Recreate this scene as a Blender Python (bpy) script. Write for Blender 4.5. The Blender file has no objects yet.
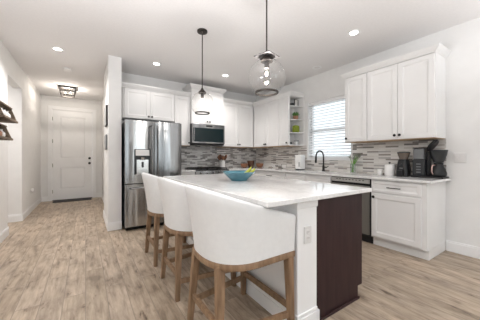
import bpy, bmesh, math, random
from mathutils import Vector, Matrix
PI = math.pi
random.seed(7)
SC = bpy.context.scene
COL = SC.collection

# ------------------------------------------------------------------ camera
cd = bpy.data.cameras.new('camera'); cam = bpy.data.objects.new('camera', cd); COL.objects.link(cam)
cam.location = (0, 0, 1.183); cam.rotation_euler = (PI/2, 0, -0.583)
cd.sensor_width = 36; cd.lens = 234.1/480*36; cd.shift_y = -3.3/480; cd.clip_start = .02
SC.camera = cam
# ------------------------------------------------------------------ world, exposure, daylight
wd = bpy.data.worlds.new('daylight'); SC.world = wd; wd.use_nodes = True
bg = wd.node_tree.nodes['Background']; bg.inputs[0].default_value = (.88, .95, 1, 1); bg.inputs[1].default_value = 1.55
SC.view_settings.view_transform = 'Standard'; SC.view_settings.look = 'None'
SC.view_settings.exposure = 0.10; SC.view_settings.gamma = 1; SC.view_settings.use_curve_mapping = False

def area(name, loc, rot, sx, sy, power, col=(1, 1, 1)):
    l = bpy.data.lights.new(name, 'AREA'); l.shape = 'RECTANGLE'; l.size = sx; l.size_y = sy
    l.energy = power; l.color = col
    o = bpy.data.objects.new(name, l); COL.objects.link(o); o.location = loc; o.rotation_euler = rot
    return o
# daylight entering by the living room windows behind the camera
area('window_daylight', (.35, -4.05, 1.45), (PI/2, 0, 0), 2.0, 2.1, 11, (.86, .95, 1))
area('window_daylight', (2.75, -4.05, 1.45), (PI/2, 0, 0), 1.7, 2.1, 13, (.86, .95, 1))
area('window_daylight', (-3.35, -1.5, 1.4), (PI/2, 0, -PI/2), 2.6, 2.1, 5, (.90, .96, 1))
# unseen flash lights added beside and behind the camera, bounced off the ceiling
area('added_bounce_flash', (.9, -.6, 1.9), (PI, 0, 0), 1.0, 1.0, 13, (.955, .965, 1))
area('added_bounce_flash', (2.9, -.6, 1.9), (PI, 0, 0), .8, .8, 27, (.955, .965, 1))
area('added_bounce_flash', (-.62, .75, 1.4), (PI, 0, 0), .5, .5, 92, (.955, .965, 1))

# ------------------------------------------------------------------ materials
def mat(name, col, rough=.5, metal=0, spec=.5, **kw):
    m = bpy.data.materials.new(name); m.use_nodes = True
    b = m.node_tree.nodes['Principled BSDF']
    b.inputs['Base Color'].default_value = (*col, 1); b.inputs['Roughness'].default_value = rough
    b.inputs['Metallic'].default_value = metal; b.inputs['Specular IOR Level'].default_value = spec
    for k, v in kw.items(): b.inputs[k.replace('_', ' ')].default_value = v
    return m
def nd(m, t, **kw):
    n = m.node_tree.nodes.new(t)
    for k, v in kw.items(): setattr(n, k, v)
    return n
def lk(m, a, b): m.node_tree.links.new(a, b)
def bsdf(m): return m.node_tree.nodes['Principled BSDF']
def ramp(m, stops, interp='LINEAR'):
    r = nd(m, 'ShaderNodeValToRGB'); cr = r.color_ramp; cr.interpolation = interp
    while len(cr.elements) < len(stops): cr.elements.new(.5)
    for e, (p, c) in zip(cr.elements, stops): e.position = p; e.color = (*c, 1)
    return r
def bump(m, src, strength, dist=.01):
    b = nd(m, 'ShaderNodeBump'); b.inputs['Strength'].default_value = strength; b.inputs['Distance'].default_value = dist
    lk(m, src, b.inputs['Height']); lk(m, b.outputs[0], bsdf(m).inputs['Normal'])
def coords(m, scale=(1, 1, 1), rot=(0, 0, 0), loc=(0, 0, 0)):
    g = nd(m, 'ShaderNodeNewGeometry'); mp = nd(m, 'ShaderNodeMapping')
    mp.inputs['Scale'].default_value = scale; mp.inputs['Rotation'].default_value = rot; mp.inputs['Location'].default_value = loc
    lk(m, g.outputs['Position'], mp.inputs[0]); return mp.outputs[0]
def ocoords(m, scale=(1, 1, 1)):
    g = nd(m, 'ShaderNodeTexCoord'); mp = nd(m, 'ShaderNodeMapping'); mp.inputs['Scale'].default_value = scale
    lk(m, g.outputs['Object'], mp.inputs[0]); return mp.outputs[0]
def noise(m, vec, scale, detail=3, rough=.5):
    n = nd(m, 'ShaderNodeTexNoise'); n.inputs['Scale'].default_value = scale
    n.inputs['Detail'].default_value = detail; n.inputs['Roughness'].default_value = rough
    lk(m, vec, n.inputs['Vector']); return n
def mixc(m, fac, a, b, blend='MIX'):
    x = nd(m, 'ShaderNodeMix', data_type='RGBA', blend_type=blend)
    for s, v in ((x.inputs[0], fac), (x.inputs[6], a), (x.inputs[7], b)):
        if isinstance(v, (int, float)): s.default_value = v
        elif isinstance(v, tuple): s.default_value = (*v, 1)
        else: lk(m, v, s)
    return x.outputs[2]
def textured(name, c1, c2, scale, stretch=(1, 1, 1), rough=.5, bmp=0, metal=0, detail=4, lo=.3, hi=.7):
    m = mat(name, c1, rough, metal)
    n = noise(m, ocoords(m, stretch), scale, detail)
    r = ramp(m, [(lo, c1), (hi, c2)]); lk(m, n.outputs[0], r.inputs[0]); lk(m, r.outputs[0], bsdf(m).inputs['Base Color'])
    if bmp: bump(m, n.outputs[0], bmp)
    return m

M = {}
M['wall'] = textured('wall_paint', (.80, .79, .775), (.83, .82, .805), 6, rough=.75)
M['ceil'] = textured('ceiling_paint', (.81, .79, .78), (.84, .82, .81), 40, rough=.9, bmp=.06)
M['trim'] = textured('trim_paint', (.86, .855, .85), (.89, .885, .88), 5, rough=.4)
M['cab'] = textured('cabinet_paint', (.79, .778, .765), (.82, .808, .795), 4, rough=.35)
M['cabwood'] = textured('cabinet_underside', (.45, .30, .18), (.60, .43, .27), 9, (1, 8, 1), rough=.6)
M['black'] = mat('black_metal', (.018, .017, .016), .38, .4)
M['blackpl'] = mat('black_plastic', (.012, .012, .013), .35, 0, .35)
M['bronze'] = mat('dark_bronze', (.05, .042, .036), .4, .7)
M['rubber'] = mat('dark_rubber', (.015, .016, .02), .7)
M['plastic'] = mat('white_plastic', (.76, .74, .725), .35)
M['slot'] = mat('outlet_slot', (.10, .10, .10), .6)
M['ceramic'] = mat('white_ceramic', (.86, .85, .83), .15)
M['leather'] = textured('white_leather', (.765, .765, .76), (.795, .795, .79), 30, rough=.5, bmp=.05)
M['dark'] = mat('dark_gap', (.01, .01, .01), .7)
M['teal'] = textured('teal_glaze', (.060, .175, .225), (.10, .25, .31), 10, rough=.18)
M['espresso'] = textured('espresso_wood', (.026, .012, .0125), (.044, .021, .021), 5, (6, 6, .6), rough=.42)
bsdf(M['espresso']).inputs['Specular IOR Level'].default_value = .22
M['oak'] = textured('oak_wood', (.185, .108, .058), (.325, .205, .12), 7, (5, 5, .7), rough=.5, bmp=.05)
M['grey'] = mat('grey_plastic', (.17, .175, .18), .4)
M['darkgrey'] = mat('dark_grey_plastic', (.028, .030, .032), .4, 0, .4)
M['hoop'] = mat('smoky_glass', (.16, .125, .10), .12)
M['plate_white'] = mat('plate_plastic', (.75, .735, .72), .3)
M['plate'] = mat('grey_metal', (.085, .08, .08), .5, .3)
M['pink_glint'] = mat('pink_glint_metal', (.72, .50, .45), .35, .8)
M['chrome'] = mat('brushed_nickel', (.55, .54, .52), .25, 1)
M['leaf'] = textured('leaf_green', (.05, .16, .03), (.12, .28, .06), 20, rough=.5)
M['leafg'] = textured('leaf_grey_green', (.20, .24, .18), (.34, .36, .30), 20, rough=.6)
M['stem'] = textured('stem_green', (.10, .30, .03), (.18, .42, .06), 20, rough=.45)
M['moss'] = textured('moss_green', (.16, .22, .02), (.34, .40, .05), 60, rough=.8, bmp=.5)
M['terra'] = textured('terracotta', (.38, .20, .13), (.48, .27, .18), 18, rough=.8)
M['banana'] = textured('banana_skin', (.55, .50, .05), (.38, .42, .05), 8, rough=.5)
M['bananatip'] = mat('banana_stem', (.10, .09, .03), .7)
M['bowlwood'] = textured('bowl_wood', (.20, .085, .045), (.34, .16, .085), 10, (1, 1, 5), rough=.5)
M['bowlwooddark'] = textured('dark_bowl_wood', (.075, .03, .018), (.14, .06, .03), 10, (1, 1, 5), rough=.5)
M['rustic'] = textured('weathered_wood', (.10, .072, .05), (.24, .18, .125), 8, (4, 1, 8), rough=.8, bmp=.2)
M['paper'] = mat('picture_paper', (.72, .70, .66), .7)
M['matgrey'] = mat('grey_photo', (.42, .42, .41), .5)
M['frost'] = mat('blind_slat', (.88, .89, .90), .45)
b_ = bsdf(M['frost']); b_.inputs['Transmission Weight'].default_value = 0
def emit(name, col, s):
    m = mat(name, col, .5); b = bsdf(m); b.inputs['Emission Color'].default_value = (*col, 1); b.inputs['Emission Strength'].default_value = s
    return m
M['lamp'] = emit('downlight_lens', (1, .97, .93), 9)
M['bulb'] = emit('bulb_glow', (1, .93, .85), 12)
def thin_glass(name, tint, refl, rough=.02):
    m = bpy.data.materials.new(name); m.use_nodes = True; nt = m.node_tree
    for n in list(nt.nodes):
        if n.type == 'BSDF_PRINCIPLED': nt.nodes.remove(n)
    out = nt.nodes['Material Output']
    t = nd(m, 'ShaderNodeBsdfTransparent'); t.inputs[0].default_value = (*tint, 1)
    g = nd(m, 'ShaderNodeBsdfGlossy'); g.inputs['Roughness'].default_value = rough
    f = nd(m, 'ShaderNodeLayerWeight'); f.inputs[0].default_value = .5
    pw = nd(m, 'ShaderNodeMath', operation='POWER'); lk(m, f.outputs['Facing'], pw.inputs[0]); pw.inputs[1].default_value = 4
    ml = nd(m, 'ShaderNodeMath', operation='MULTIPLY_ADD'); lk(m, pw.outputs[0], ml.inputs[0]); ml.inputs[1].default_value = refl; ml.inputs[2].default_value = .09
    x = nd(m, 'ShaderNodeMixShader'); lk(m, ml.outputs[0], x.inputs[0]); lk(m, t.outputs[0], x.inputs[1]); lk(m, g.outputs[0], x.inputs[2])
    lk(m, x.outputs[0], out.inputs[0]); return m
M['glass'] = thin_glass('clear_glass', (.975, .975, .97), .6)
M['bulbglass'] = thin_glass('bulb_glass', (.95, .94, .92), .3)
M['pane'] = thin_glass('window_glass', (.97, .98, .98), .2)
M['vase'] = thin_glass('vase_glass', (.90, .93, .91), .3)

def steel(name, streak):
    m = mat(name, (.60, .60, .595), .22, 1)
    n = noise(m, coords(m, (1, 1, .05)), 5.5, 1.2, .4); n2 = noise(m, coords(m, (1, 1, .01)), 160, 2)
    rr = ramp(m, [(.32, (.20, .20, .20)), (.5, (.36, .365, .37)), (.68, (.50, .50, .49))]); lk(m, n.outputs[0], rr.inputs[0]); lk(m, rr.outputs[0], bsdf(m).inputs['Base Color'])  # vertical grey bands in the base colour imitate streaked reflections
    r2 = ramp(m, [(.3, (.16,)*3), (.7, (.28,)*3)]); lk(m, n2.outputs[0], r2.inputs[0]); lk(m, r2.outputs[0], bsdf(m).inputs['Roughness'])
    bump(m, n.outputs[0], streak, .05); return m
M['steel'] = steel('stainless_steel', 1.0)
M['steelflat'] = steel('stainless_trim', .05)
M['satinlight'] = textured('light_satin_steel', (.44, .43, .41), (.52, .51, .49), 6, (1, 1, .1), rough=.5, metal=.4)
M['satin'] = textured('satin_steel', (.22, .205, .185), (.28, .265, .24), 6, (1, 1, .1), rough=.55, metal=.7)
M['mwglass'] = mat('dark_oven_glass', (.006, .016, .018), .08, 0, .35)

# quartz worktop
m = mat('white_quartz', (.83, .82, .81), .07); M['quartz'] = m
n = noise(m, coords(m), 2.2, 6, .62); n2 = noise(m, coords(m), 55, 3)
r = ramp(m, [(.44, (.83, .82, .805)), (.5, (.70, .69, .68)), (.53, (.83, .82, .805))]); lk(m, n.outputs[0], r.inputs[0])
r2 = ramp(m, [(.35, (.93,)*3), (.6, (1,)*3)]); lk(m, n2.outputs[0], r2.inputs[0])
c = mixc(m, .6, (.83, .82, .805), r.outputs[0]); lk(m, mixc(m, 1.0, c, r2.outputs[0], 'MULTIPLY'), bsdf(m).inputs['Base Color'])

# wood look plank floor, planks running down the hall
m = mat('plank_floor', (.5, .4, .3), .42); M['floor'] = m
vec = coords(m, (1, 1, 1), (0, 0, PI/2))
def brick(m, vec, w, h, mortar, c1=(0, 0, 0), c2=(1, 1, 1), mc=(.5, .5, .5), off=.37):
    b = nd(m, 'ShaderNodeTexBrick'); lk(m, vec, b.inputs['Vector']); b.offset = off; b.offset_frequency = 2; b.squash = 1
    for k, v in (('Color1', (*c1, 1)), ('Color2', (*c2, 1)), ('Mortar', (*mc, 1)), ('Scale', 1), ('Mortar Size', mortar), ('Mortar Smooth', .2), ('Bias', 0), ('Brick Width', w), ('Row Height', h)):
        b.inputs[k].default_value = v
    return b
br = brick(m, vec, 1.22, .152, .0024)
tone = ramp(m, [(0, (.42, .345, .27)), (.35, (.47, .385, .305)), (.65, (.51, .42, .335)), (1, (.445, .37, .30))]); lk(m, br.outputs['Color'], tone.inputs[0])
# every plank shifts its own grain
sh = nd(m, 'ShaderNodeVectorMath', operation='MULTIPLY_ADD'); sh.inputs[1].default_value = (7.3, 3.1, 5.7)
lk(m, br.outputs['Color'], sh.inputs[0]); lk(m, coords(m), sh.inputs[2])
def layer(c, scale, nscale, stops, fac, detail=5, rough=.62):
    st = nd(m, 'ShaderNodeMapping'); st.inputs['Scale'].default_value = scale; lk(m, sh.outputs[0], st.inputs[0])
    g = noise(m, st.outputs[0], nscale, detail, rough); g.inputs['Distortion'].default_value = .4
    r = ramp(m, stops); lk(m, g.outputs[0], r.inputs[0])
    return mixc(m, fac, c, r.outputs[0], 'MULTIPLY'), g
c, g1 = layer(tone.outputs[0], (22, 2.6, 1), 1.4, [(.30, (.60, .57, .54)), (.45, (.93, .91, .89)), (.58, (1.08, 1.08, 1.07)), (.72, (1.26, 1.25, 1.25))], 1.0)
c, g2 = layer(c, (5, 1.8, 1), 1.7, [(.32, (.60, .575, .56)), (.43, (.90, .885, .87)), (.55, (1.05, 1.05, 1.05)), (.68, (1.20, 1.20, 1.21))], 1.0)
c, g3 = layer(c, (9, 3.2, 1), 1.5, [(.29, (.36, .30, .25)), (.38, (.92, .91, .90)), (.45, (1.03, 1.03, 1.03))], 1.0, 4)
c = mixc(m, 1.0, c, (.865, .845, .81), 'MULTIPLY'); c = mixc(m, br.outputs['Fac'], c, (.24, .195, .155)); lk(m, c, bsdf(m).inputs['Base Color'])
bump(m, g1.outputs[0], .08, .004)

# linear mosaic backsplash: short glass and stone sticks
def mosaic(name, rot):
    m = mat(name, (.5, .45, .4), .3)
    g = nd(m, 'ShaderNodeNewGeometry'); sp = nd(m, 'ShaderNodeSeparateXYZ'); lk(m, g.outputs['Position'], sp.inputs[0])
    cb = nd(m, 'ShaderNodeCombineXYZ'); lk(m, sp.outputs['Y' if rot else 'X'], cb.inputs[0]); lk(m, sp.outputs['Z'], cb.inputs[1])
    b1 = brick(m, cb.outputs[0], .175 if rot else .125, .024 if rot else .027, .0010, off=.41)
    cr = ramp(m, [(0, (.70, .67, .635)), (.17, (.30, .27, .245)), (.26, (.76, .735, .70)), (.38, (.52, .48, .44)), (.44, (.72, .69, .655)),
                  (.58, (.20, .18, .165)), (.64, (.78, .755, .725)), (.78, (.45, .43, .415)), (.86, (.66, .625, .585)), (.96, (.34, .31, .285))] if rot else
                 [(0, (.62, .60, .58)), (.15, (.25, .235, .225)), (.26, (.70, .685, .67)), (.36, (.42, .40, .385)), (.48, (.74, .725, .71)),
                  (.58, (.18, .17, .165)), (.66, (.60, .58, .56)), (.78, (.34, .325, .315)), (.86, (.68, .66, .64)), (.95, (.27, .25, .235))], 'CONSTANT')
    lk(m, b1.outputs['Color'], cr.inputs[0])
    lk(m, mixc(m, b1.outputs['Fac'], cr.outputs[0], (.60, .57, .54)), bsdf(m).inputs['Base Color'])
    bump(m, b1.outputs['Fac'], -.3, .002); return m
M['tile_x'] = mosaic('mosaic_back', False); M['tile_y'] = mosaic('mosaic_side', True)

# ------------------------------------------------------------------ mesh helpers
def BM(): return bmesh.new()
def box(bm, x0, x1, y0, y1, z0, z1, bev=0, seg=2):
    x0, x1 = sorted((x0, x1)); y0, y1 = sorted((y0, y1)); z0, z1 = sorted((z0, z1))
    r = bmesh.ops.create_cube(bm, size=1, matrix=Matrix.Translation(((x0+x1)/2, (y0+y1)/2, (z0+z1)/2)) @ Matrix.Diagonal((x1-x0, y1-y0, z1-z0, 1)))
    if bev:
        es = list({e for v in r['verts'] for e in v.link_edges})
        bmesh.ops.bevel(bm, geom=es, offset=min(bev, .45*min(x1-x0, y1-y0, z1-z0)), segments=seg, affect='EDGES', profile=.5)
    return bm
def loft(bm, rings, closed=True, cap0=True, cap1=True):
    vr = [[bm.verts.new(p) for p in r] for r in rings]
    n = len(rings[0])
    for a, b in zip(vr, vr[1:]):
        for i in range(n if closed else n-1):
            j = (i+1) % n
            bm.faces.new((a[i], a[j], b[j], b[i]))
    if cap0: bm.faces.new(list(reversed(vr[0])))
    if cap1: bm.faces.new(vr[-1])
    return vr
def lathe(bm, prof, c=(0, 0, 0), seg=32, axis='z', cap0=True, cap1=True):
    rings = []
    for r, h in prof:
        ring = []
        for i in range(seg):
            a = 2*PI*i/seg; p = (r*math.cos(a), r*math.sin(a), h)
            if axis == 'x': p = (p[2], p[0], p[1])
            elif axis == '-x': p = (-p[2], p[1], p[0])
            elif axis == 'y': p = (p[1], p[2], p[0])
            elif axis == '-y': p = (p[0], -p[2], p[1])
            ring.append((c[0]+p[0], c[1]+p[1], c[2]+p[2]))
        rings.append(ring)
    loft(bm, rings, True, cap0, cap1); return bm
def tube(bm, pts, rad, seg=10):
    pts = [Vector(p) for p in pts]
    rads = rad if isinstance(rad, (list, tuple)) else [rad]*len(pts)
    rings = []; up = None
    for i, p in enumerate(pts):
        d = (pts[min(i+1, len(pts)-1)]-pts[max(i-1, 0)]).normalized()
        if up is None: up = Vector((0, 0, 1)) if abs(d.z) < .9 else Vector((1, 0, 0))
        a = d.cross(up).normalized(); b = a.cross(d).normalized(); up = b
        rings.append([p+rads[i]*(math.cos(2*PI*k/seg)*a+math.sin(2*PI*k/seg)*b) for k in range(seg)])
    loft(bm, rings); return bm
def bar(bm, p0, p1, w, h, w1=None, h1=None):
    p0, p1 = Vector(p0), Vector(p1); d = (p1-p0).normalized()
    ref = Vector((0, 0, 1)) if abs(d.z) < .8 else Vector((0, 1, 0))
    a = d.cross(ref).normalized(); b = a.cross(d).normalized()
    def rg(p, w, h): return [p+a*w/2*s+b*h/2*t for s, t in ((-1, -1), (1, -1), (1, 1), (-1, 1))]
    loft(bm, [rg(p0, w, h), rg(p1, w1 or w, h1 or h)]); return bm
WL = {}
def wloc(o): return WL.get(o.name, Vector((0, 0, 0)))
def obj(name, bm, m, parent=None, smooth=False, ang=None):
    bmesh.ops.recalc_face_normals(bm, faces=bm.faces[:])
    if parent is not None: bmesh.ops.translate(bm, verts=bm.verts[:], vec=-wloc(parent))
    me = bpy.data.meshes.new(name); bm.to_mesh(me); bm.free()
    ms = m if isinstance(m, (list, tuple)) else [m]
    for x in ms: me.materials.append(M[x])
    o = bpy.data.objects.new(name, me); COL.objects.link(o)
    if smooth:
        me.shade_smooth()
        me.set_sharp_from_angle(angle=math.radians(ang or 40))
    if parent is not None: o.parent = parent; WL[o.name] = wloc(parent).copy()
    return o
def tag(o, label, cat, group=None, kind=None):
    o['label'] = label; o['category'] = cat
    if group: o['group'] = group
    if kind: o['kind'] = kind
    return o
def thing(name, label, cat, loc=(0, 0, 0), group=None):
    o = bpy.data.objects.new(name, None); COL.objects.link(o); o.location = loc; o.empty_display_size = .1
    WL[o.name] = Vector(loc); return tag(o, label, cat, group)
def struct(name, bm, m, label=None, parent=None):
    o = obj(name, bm, m, parent)
    o['kind'] = 'structure'
    if label and parent is None: o['label'] = label
    return o
def dup(root, loc, rotz=None, label=None):
    r = root.copy(); COL.objects.link(r); r.location = loc
    if rotz is not None: r.rotation_euler = (0, 0, rotz)
    if label: r['label'] = label
    WL[r.name] = Vector(loc)
    for ch in list(root.children):
        c = ch.copy(); COL.objects.link(c); c.parent = r
        for g in list(ch.children):
            d = g.copy(); COL.objects.link(d); d.parent = c
    return r

# ------------------------------------------------------------------ room dimensions
XL, XR, YB, YD, H = -.98, 3.81, 4.994, 7.97, 2.80
YR = -4.1
# ------------------------------------------------------------------ the room
bm = BM(); box(bm, -3.5, XR+.15, YR-.1, YD+.15, -.12, 0); struct('floor', bm, 'floor', 'plank floor of pale brown wood-look boards')
bm = BM(); box(bm, -3.5, XR+.15, YR-.1, YD+.15, H, H+.1); struct('ceiling', bm, 'ceil', 'flat white ceiling')
# window wall, with the window opening
WY0, WY1, WZ0, WZ1 = 2.31, 3.24, 1.135, 2.275
bm = BM()
box(bm, XR, XR+.14, YR, WY0, 0, H); box(bm, XR, XR+.14, WY1, YB+.12, 0, H)
box(bm, XR, XR+.14, WY0, WY1, 0, WZ0); box(bm, XR, XR+.14, WY0, WY1, WZ1, H)
struct('wall_right', bm, 'wall', 'white wall with the window and the long run of cabinets')
bm = BM(); box(bm, .49, XR, YB, YB+.12, 0, H); struct('wall_back', bm, 'wall', 'white wall behind the refrigerator and the range')
# hall: partition, recess, door wall
bm = BM(); box(bm, .303, .49, 4.26, 5.35, 0, H); box(bm, .40, .49, 5.35, YD, 0, H); struct('wall_hall_right', bm, 'wall', 'white partition wall between hall and refrigerator')
DX0, DX1, DZ = -.739, .159, 2.44
bm = BM(); box(bm, XL, DX0-.02, YD, YD+.12, 0, H); box(bm, DX1+.02, .49, YD, YD+.12, 0, H); box(bm, DX0-.02, DX1+.02, YD, YD+.12, DZ+.02, H)
struct('wall_hall_end', bm, 'wall', 'white wall around the front door')
bm = BM(); box(bm, XL-.12, XL, 5.8, YD+.12, 0, H); box(bm, -2.2, XL-.12, 5.8, 5.92, 0, H); struct('wall_hall_left', bm, 'wall', 'white left wall of the hall beyond the side opening')
bm = BM(); box(bm, XL-.12, XL, 1.6, 4.87, 0, H); box(bm, XL-.12, XL, 4.87, 5.8, 2.43, H); struct('wall_left', bm, 'wall', 'white wall at left with a tall side opening')
bm = BM(); box(bm, -2.3, -2.2, 4.7, 5.92, 0, H); box(bm, -2.2, XL-.12, 4.72, 4.82, 0, H); struct('wall_side_passage', bm, 'wall', 'white walls of the side passage')
# living room shell behind the camera, with windows
bm = BM()
for x0, x1 in ((-3.4, -.7), (1.4, 1.85), (3.65, XR)): box(bm, x0, x1, YR-.1, YR, 0, H)
for x0, x1 in ((-.7, 1.4), (1.85, 3.65)): box(bm, x0, x1, YR-.1, YR, 0, .35); box(bm, x0, x1, YR-.1, YR, 2.55, H)
struct('wall_rear', bm, 'wall', 'white living room wall with two windows')
bm = BM(); box(bm, -3.5, -3.4, YR-.1, -2.85, 0, H); box(bm, -3.5, -3.4, -.15, 1.72, 0, H); box(bm, -3.5, -3.4, -2.85, -.15, 2.5, H); box(bm, -3.5, -3.4, -2.85, -.15, 0, .3)
box(bm, -3.4, XL-.12, 1.6, 1.72, 0, H); struct('wall_living_left', bm, 'wall', 'white living room wall with a wide window')
for i, (x0, x1) in enumerate(((-.7, 1.4), (1.85, 3.65))):
    bm = BM(); xm = (x0+x1)/2
    for a, b in ((x0, x0+.05), (x1-.05, x1), (xm-.025, xm+.025)): box(bm, a, b, YR-.08, YR-.03, .35, 2.55)
    for a, b in ((.35, .40), (2.50, 2.55)): box(bm, x0, x1, YR-.08, YR-.03, a, b)
    f = struct(f'window_{i+2}', bm, 'trim', 'white living room window')
    bm = BM(); box(bm, x0+.05, x1-.05, YR-.058, YR-.052, .40, 2.5); obj('window_pane', bm, 'pane', f)
bm = BM()
for a, b in ((-2.85, -2.8), (-.2, -.15), (-1.525, -1.475)): box(bm, -3.47, -3.42, a, b, .3, 2.5)
for a, b in ((.3, .35), (2.45, 2.5)): box(bm, -3.47, -3.42, -2.85, -.15, a, b)
f = struct('window_4', bm, 'trim', 'white wide living room window')
bm = BM(); box(bm, -3.448, -3.442, -2.8, -.2, .35, 2.45); obj('window_pane', bm, 'pane', f)

# baseboards
def base(name, x0, x1, y0, y1, label):
    bm = BM(); box(bm, x0, x1, y0, y1, 0, .115, .003, 1)
    dx, dy = x1-x0, y1-y0
    box(bm, x0+(.003 if dx < dy else 0), x1-(.003 if dx < dy else 0), y0+(.003 if dy < dx else 0), y1-(.003 if dy < dx else 0), .112, .135, .004, 1)
    struct(name, bm, 'trim', label)
T = .016
base('baseboard_right', XR-T, XR, YR, 1.035, 'white baseboard along the right wall')
base('baseboard_left', XL, XL+T, 1.6, 4.87, 'white baseboard along the left wall')
base('baseboard_hall_left', XL, XL+T, 5.8-T, YD, 'white baseboard along the left hall wall')
base('baseboard_side_passage', -2.2, XL, 5.8-T, 5.8, 'white baseboard of the side passage')
base('baseboard_hall_right', .303-T, .303, 4.26-T, 5.35, 'white baseboard along the hall partition')
base('baseboard_partition_end', .303, .492, 4.26-T, 4.26, 'white baseboard on the partition end beside the refrigerator')
base('baseboard_hall_recess', .40-T, .40, 5.35, YD, 'white baseboard at the far right of the hall')
base('baseboard_hall_end', XL+T, DX0-.10, YD-T, YD, 'white baseboard left of the front door')
base('baseboard_hall_corner', DX1+.10, .40-T, YD-T, YD, 'white baseboard right of the front door')
base('baseboard_rear', -3.4, XR-T, YR, YR+T, 'white baseboard of the living room')

# front door
bm = BM()
box(bm, DX0-.02, DX0, YD-.005, YD+.1, 0, DZ+.02); box(bm, DX1, DX1+.02, YD-.005, YD+.1, 0, DZ+.02); box(bm, DX0, DX1, YD-.005, YD+.1, DZ, DZ+.02)
for x0, x1 in ((DX0-.095, DX0-.012), (DX1+.012, DX1+.095)): box(bm, x0, x1, YD-.02, YD, 0, DZ+.09, .004, 1)
box(bm, DX0-.095, DX1+.095, YD-.021, YD, DZ+.012, DZ+.095, .004, 1)
struct('trim_1', bm, 'trim', 'white casing round the front door')
bm = BM(); DY = YD+.005
rails = [(DX0+.003, DX0+.15, .02, DZ-.003), (DX1-.15, DX1-.003, .02, DZ-.003)]
for z0, z1 in ((.02, .30), (.90, 1.14), (DZ-.17, DZ-.003)): rails.append((DX0+.15, DX1-.15, z0, z1))
for x0, x1, z0, z1 in rails: box(bm, x0, x1, DY, DY+.04, z0, z1)
for z0, z1 in ((.30, .90), (1.14, DZ-.17)):
    x0, x1 = DX0+.15, DX1-.15
    box(bm, x0, x1, DY+.022, DY+.036, z0, z1)
    def rg(i, y): return [(x0+i, y, z0+i), (x1-i, y, z0+i), (x1-i, y, z1-i), (x0+i, y, z1-i)]
    loft(bm, [rg(.02, DY+.024), rg(.04, DY+.008), rg(.055, DY+.008)], cap0=False)
d = struct('door_1', bm, 'trim', 'tall white two-panel front door at the end of the hall')
bm = BM(); lathe(bm, [(.033, 0), (.033, .008), (.012, .010), (.012, .035), (.026, .040), (.030, .052), (.024, .066), (.008, .070)], (DX1-.065, DY, 1.0), 20, '-y'); obj('door_knob', bm, 'black', d, True)
bm = BM(); lathe(bm, [(.032, 0), (.032, .012), (.026, .018), (.010, .020)], (DX1-.065, DY, 1.14), 20, '-y'); obj('deadbolt', bm, 'black', d, True)
for z in (.25, .95, 1.6, 2.2):
    bm = BM(); tube(bm, [(DX0, DY-.008, z-.05), (DX0, DY-.008, z+.05)], .008, 8); box(bm, DX0-.012, DX0+.012, DY-.006, DY, z-.045, z+.045); obj('hinge', bm, 'chrome', d)
bm = BM(); box(bm, DX0, DX1, YD-.03, YD+.1, 0, .018, .004, 1); struct('trim_2', bm, 'bronze', 'dark sill under the front door')
bm = BM(); box(bm, DX0+.03, DX1-.02, YD-.36, YD-.045, 0, .012, .005); tag(obj('doormat', bm, 'rubber'), 'thin black doormat on the floor before the white front door', 'doormat')

# window over the sink: frame, sashes, pane; blind in front
bm = BM(); xo = XR+.075
for y0, y1 in ((WY0, WY0+.05), (WY1-.05, WY1)): box(bm, xo, xo+.06, y0, y1, WZ0, WZ1, .004, 1)
for z0, z1 in ((WZ0, WZ0+.06), (WZ1-.05, WZ1), (1.68, 1.735)): box(bm, xo, xo+.06, WY0, WY1, z0, z1, .004, 1)
w = struct('window_1', bm, 'trim', 'kitchen window over the sink')
bm = BM(); box(bm, xo+.028, xo+.034, WY0+.05, WY1-.05, WZ0+.06, 1.68); box(bm, xo+.028, xo+.034, WY0+.05, WY1-.05, 1.735, WZ1-.05); obj('window_pane', bm, 'pane', w)
bm = BM(); box(bm, XR-.02, XR+.075, WY0-.03, WY1+.03, WZ0-.02, WZ0+.004, .004, 1); so = obj('window_sill', bm, 'trim', w)
t = thing('window_blind', 'white horizontal slat blind hanging in the window over the sink', 'blind', (XR+.03, (WY0+WY1)/2, WZ1))
bm = BM(); box(bm, XR+.005, XR+.06, WY0+.008, WY1-.008, WZ1-.06, WZ1-.003, .004); obj('head_rail', bm, 'trim', t)
bm = BM(); z = WZ1-.085; tilt = math.radians(30)
while z > WZ0+.055:
    hw, hh = .025*math.cos(tilt), .025*math.sin(tilt)
    loft(bm, [[(XR+.033-hw, y, z-hh), (XR+.033, y, z+.003), (XR+.033+hw, y, z+hh), (XR+.033+hw, y, z+hh+.003), (XR+.033, y, z+.006), (XR+.033-hw, y, z-hh+.003)] for y in (WY0+.012, WY1-.012)])
    z -= .054
obj('slat', bm, 'frost', t)
bm = BM(); box(bm, XR+.010, XR+.056, WY0+.012, WY1-.012, WZ0+.012, WZ0+.030, .004); obj('bottom_rail', bm, 'trim', t)
for y in (WY0+.15, WY1-.15):
    bm = BM(); tube(bm, [(XR+.006, y, WZ1-.06), (XR+.006, y, WZ0+.03)], .0015, 6); obj('ladder_cord', bm, 'trim', t)
bm = BM(); tube(bm, [(XR-.004, WY0+.1, WZ1-.05), (XR-.006, WY0+.1, WZ1-.62)], .004, 8); obj('tilt_wand', bm, 'plastic', t)

# mosaic backsplash
CT = .915; UB = 1.414
bm = BM()
box(bm, XR-.008, XR, 1.035, WY0-.032, CT, UB); box(bm, XR-.008, XR, WY1+.032, YB-.008, CT, UB); box(bm, XR-.008, XR, WY0-.032, WY1+.032, CT, WZ0-.02)
struct('wall_backsplash_side', bm, 'tile_y', 'mosaic tile backsplash below the window wall cabinets')
bm = BM(); box(bm, 1.44, XR, YB-.008, YB, CT-.3, UB+.05); struct('wall_backsplash_back', bm, 'tile_x', 'mosaic tile backsplash behind the range')

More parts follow.
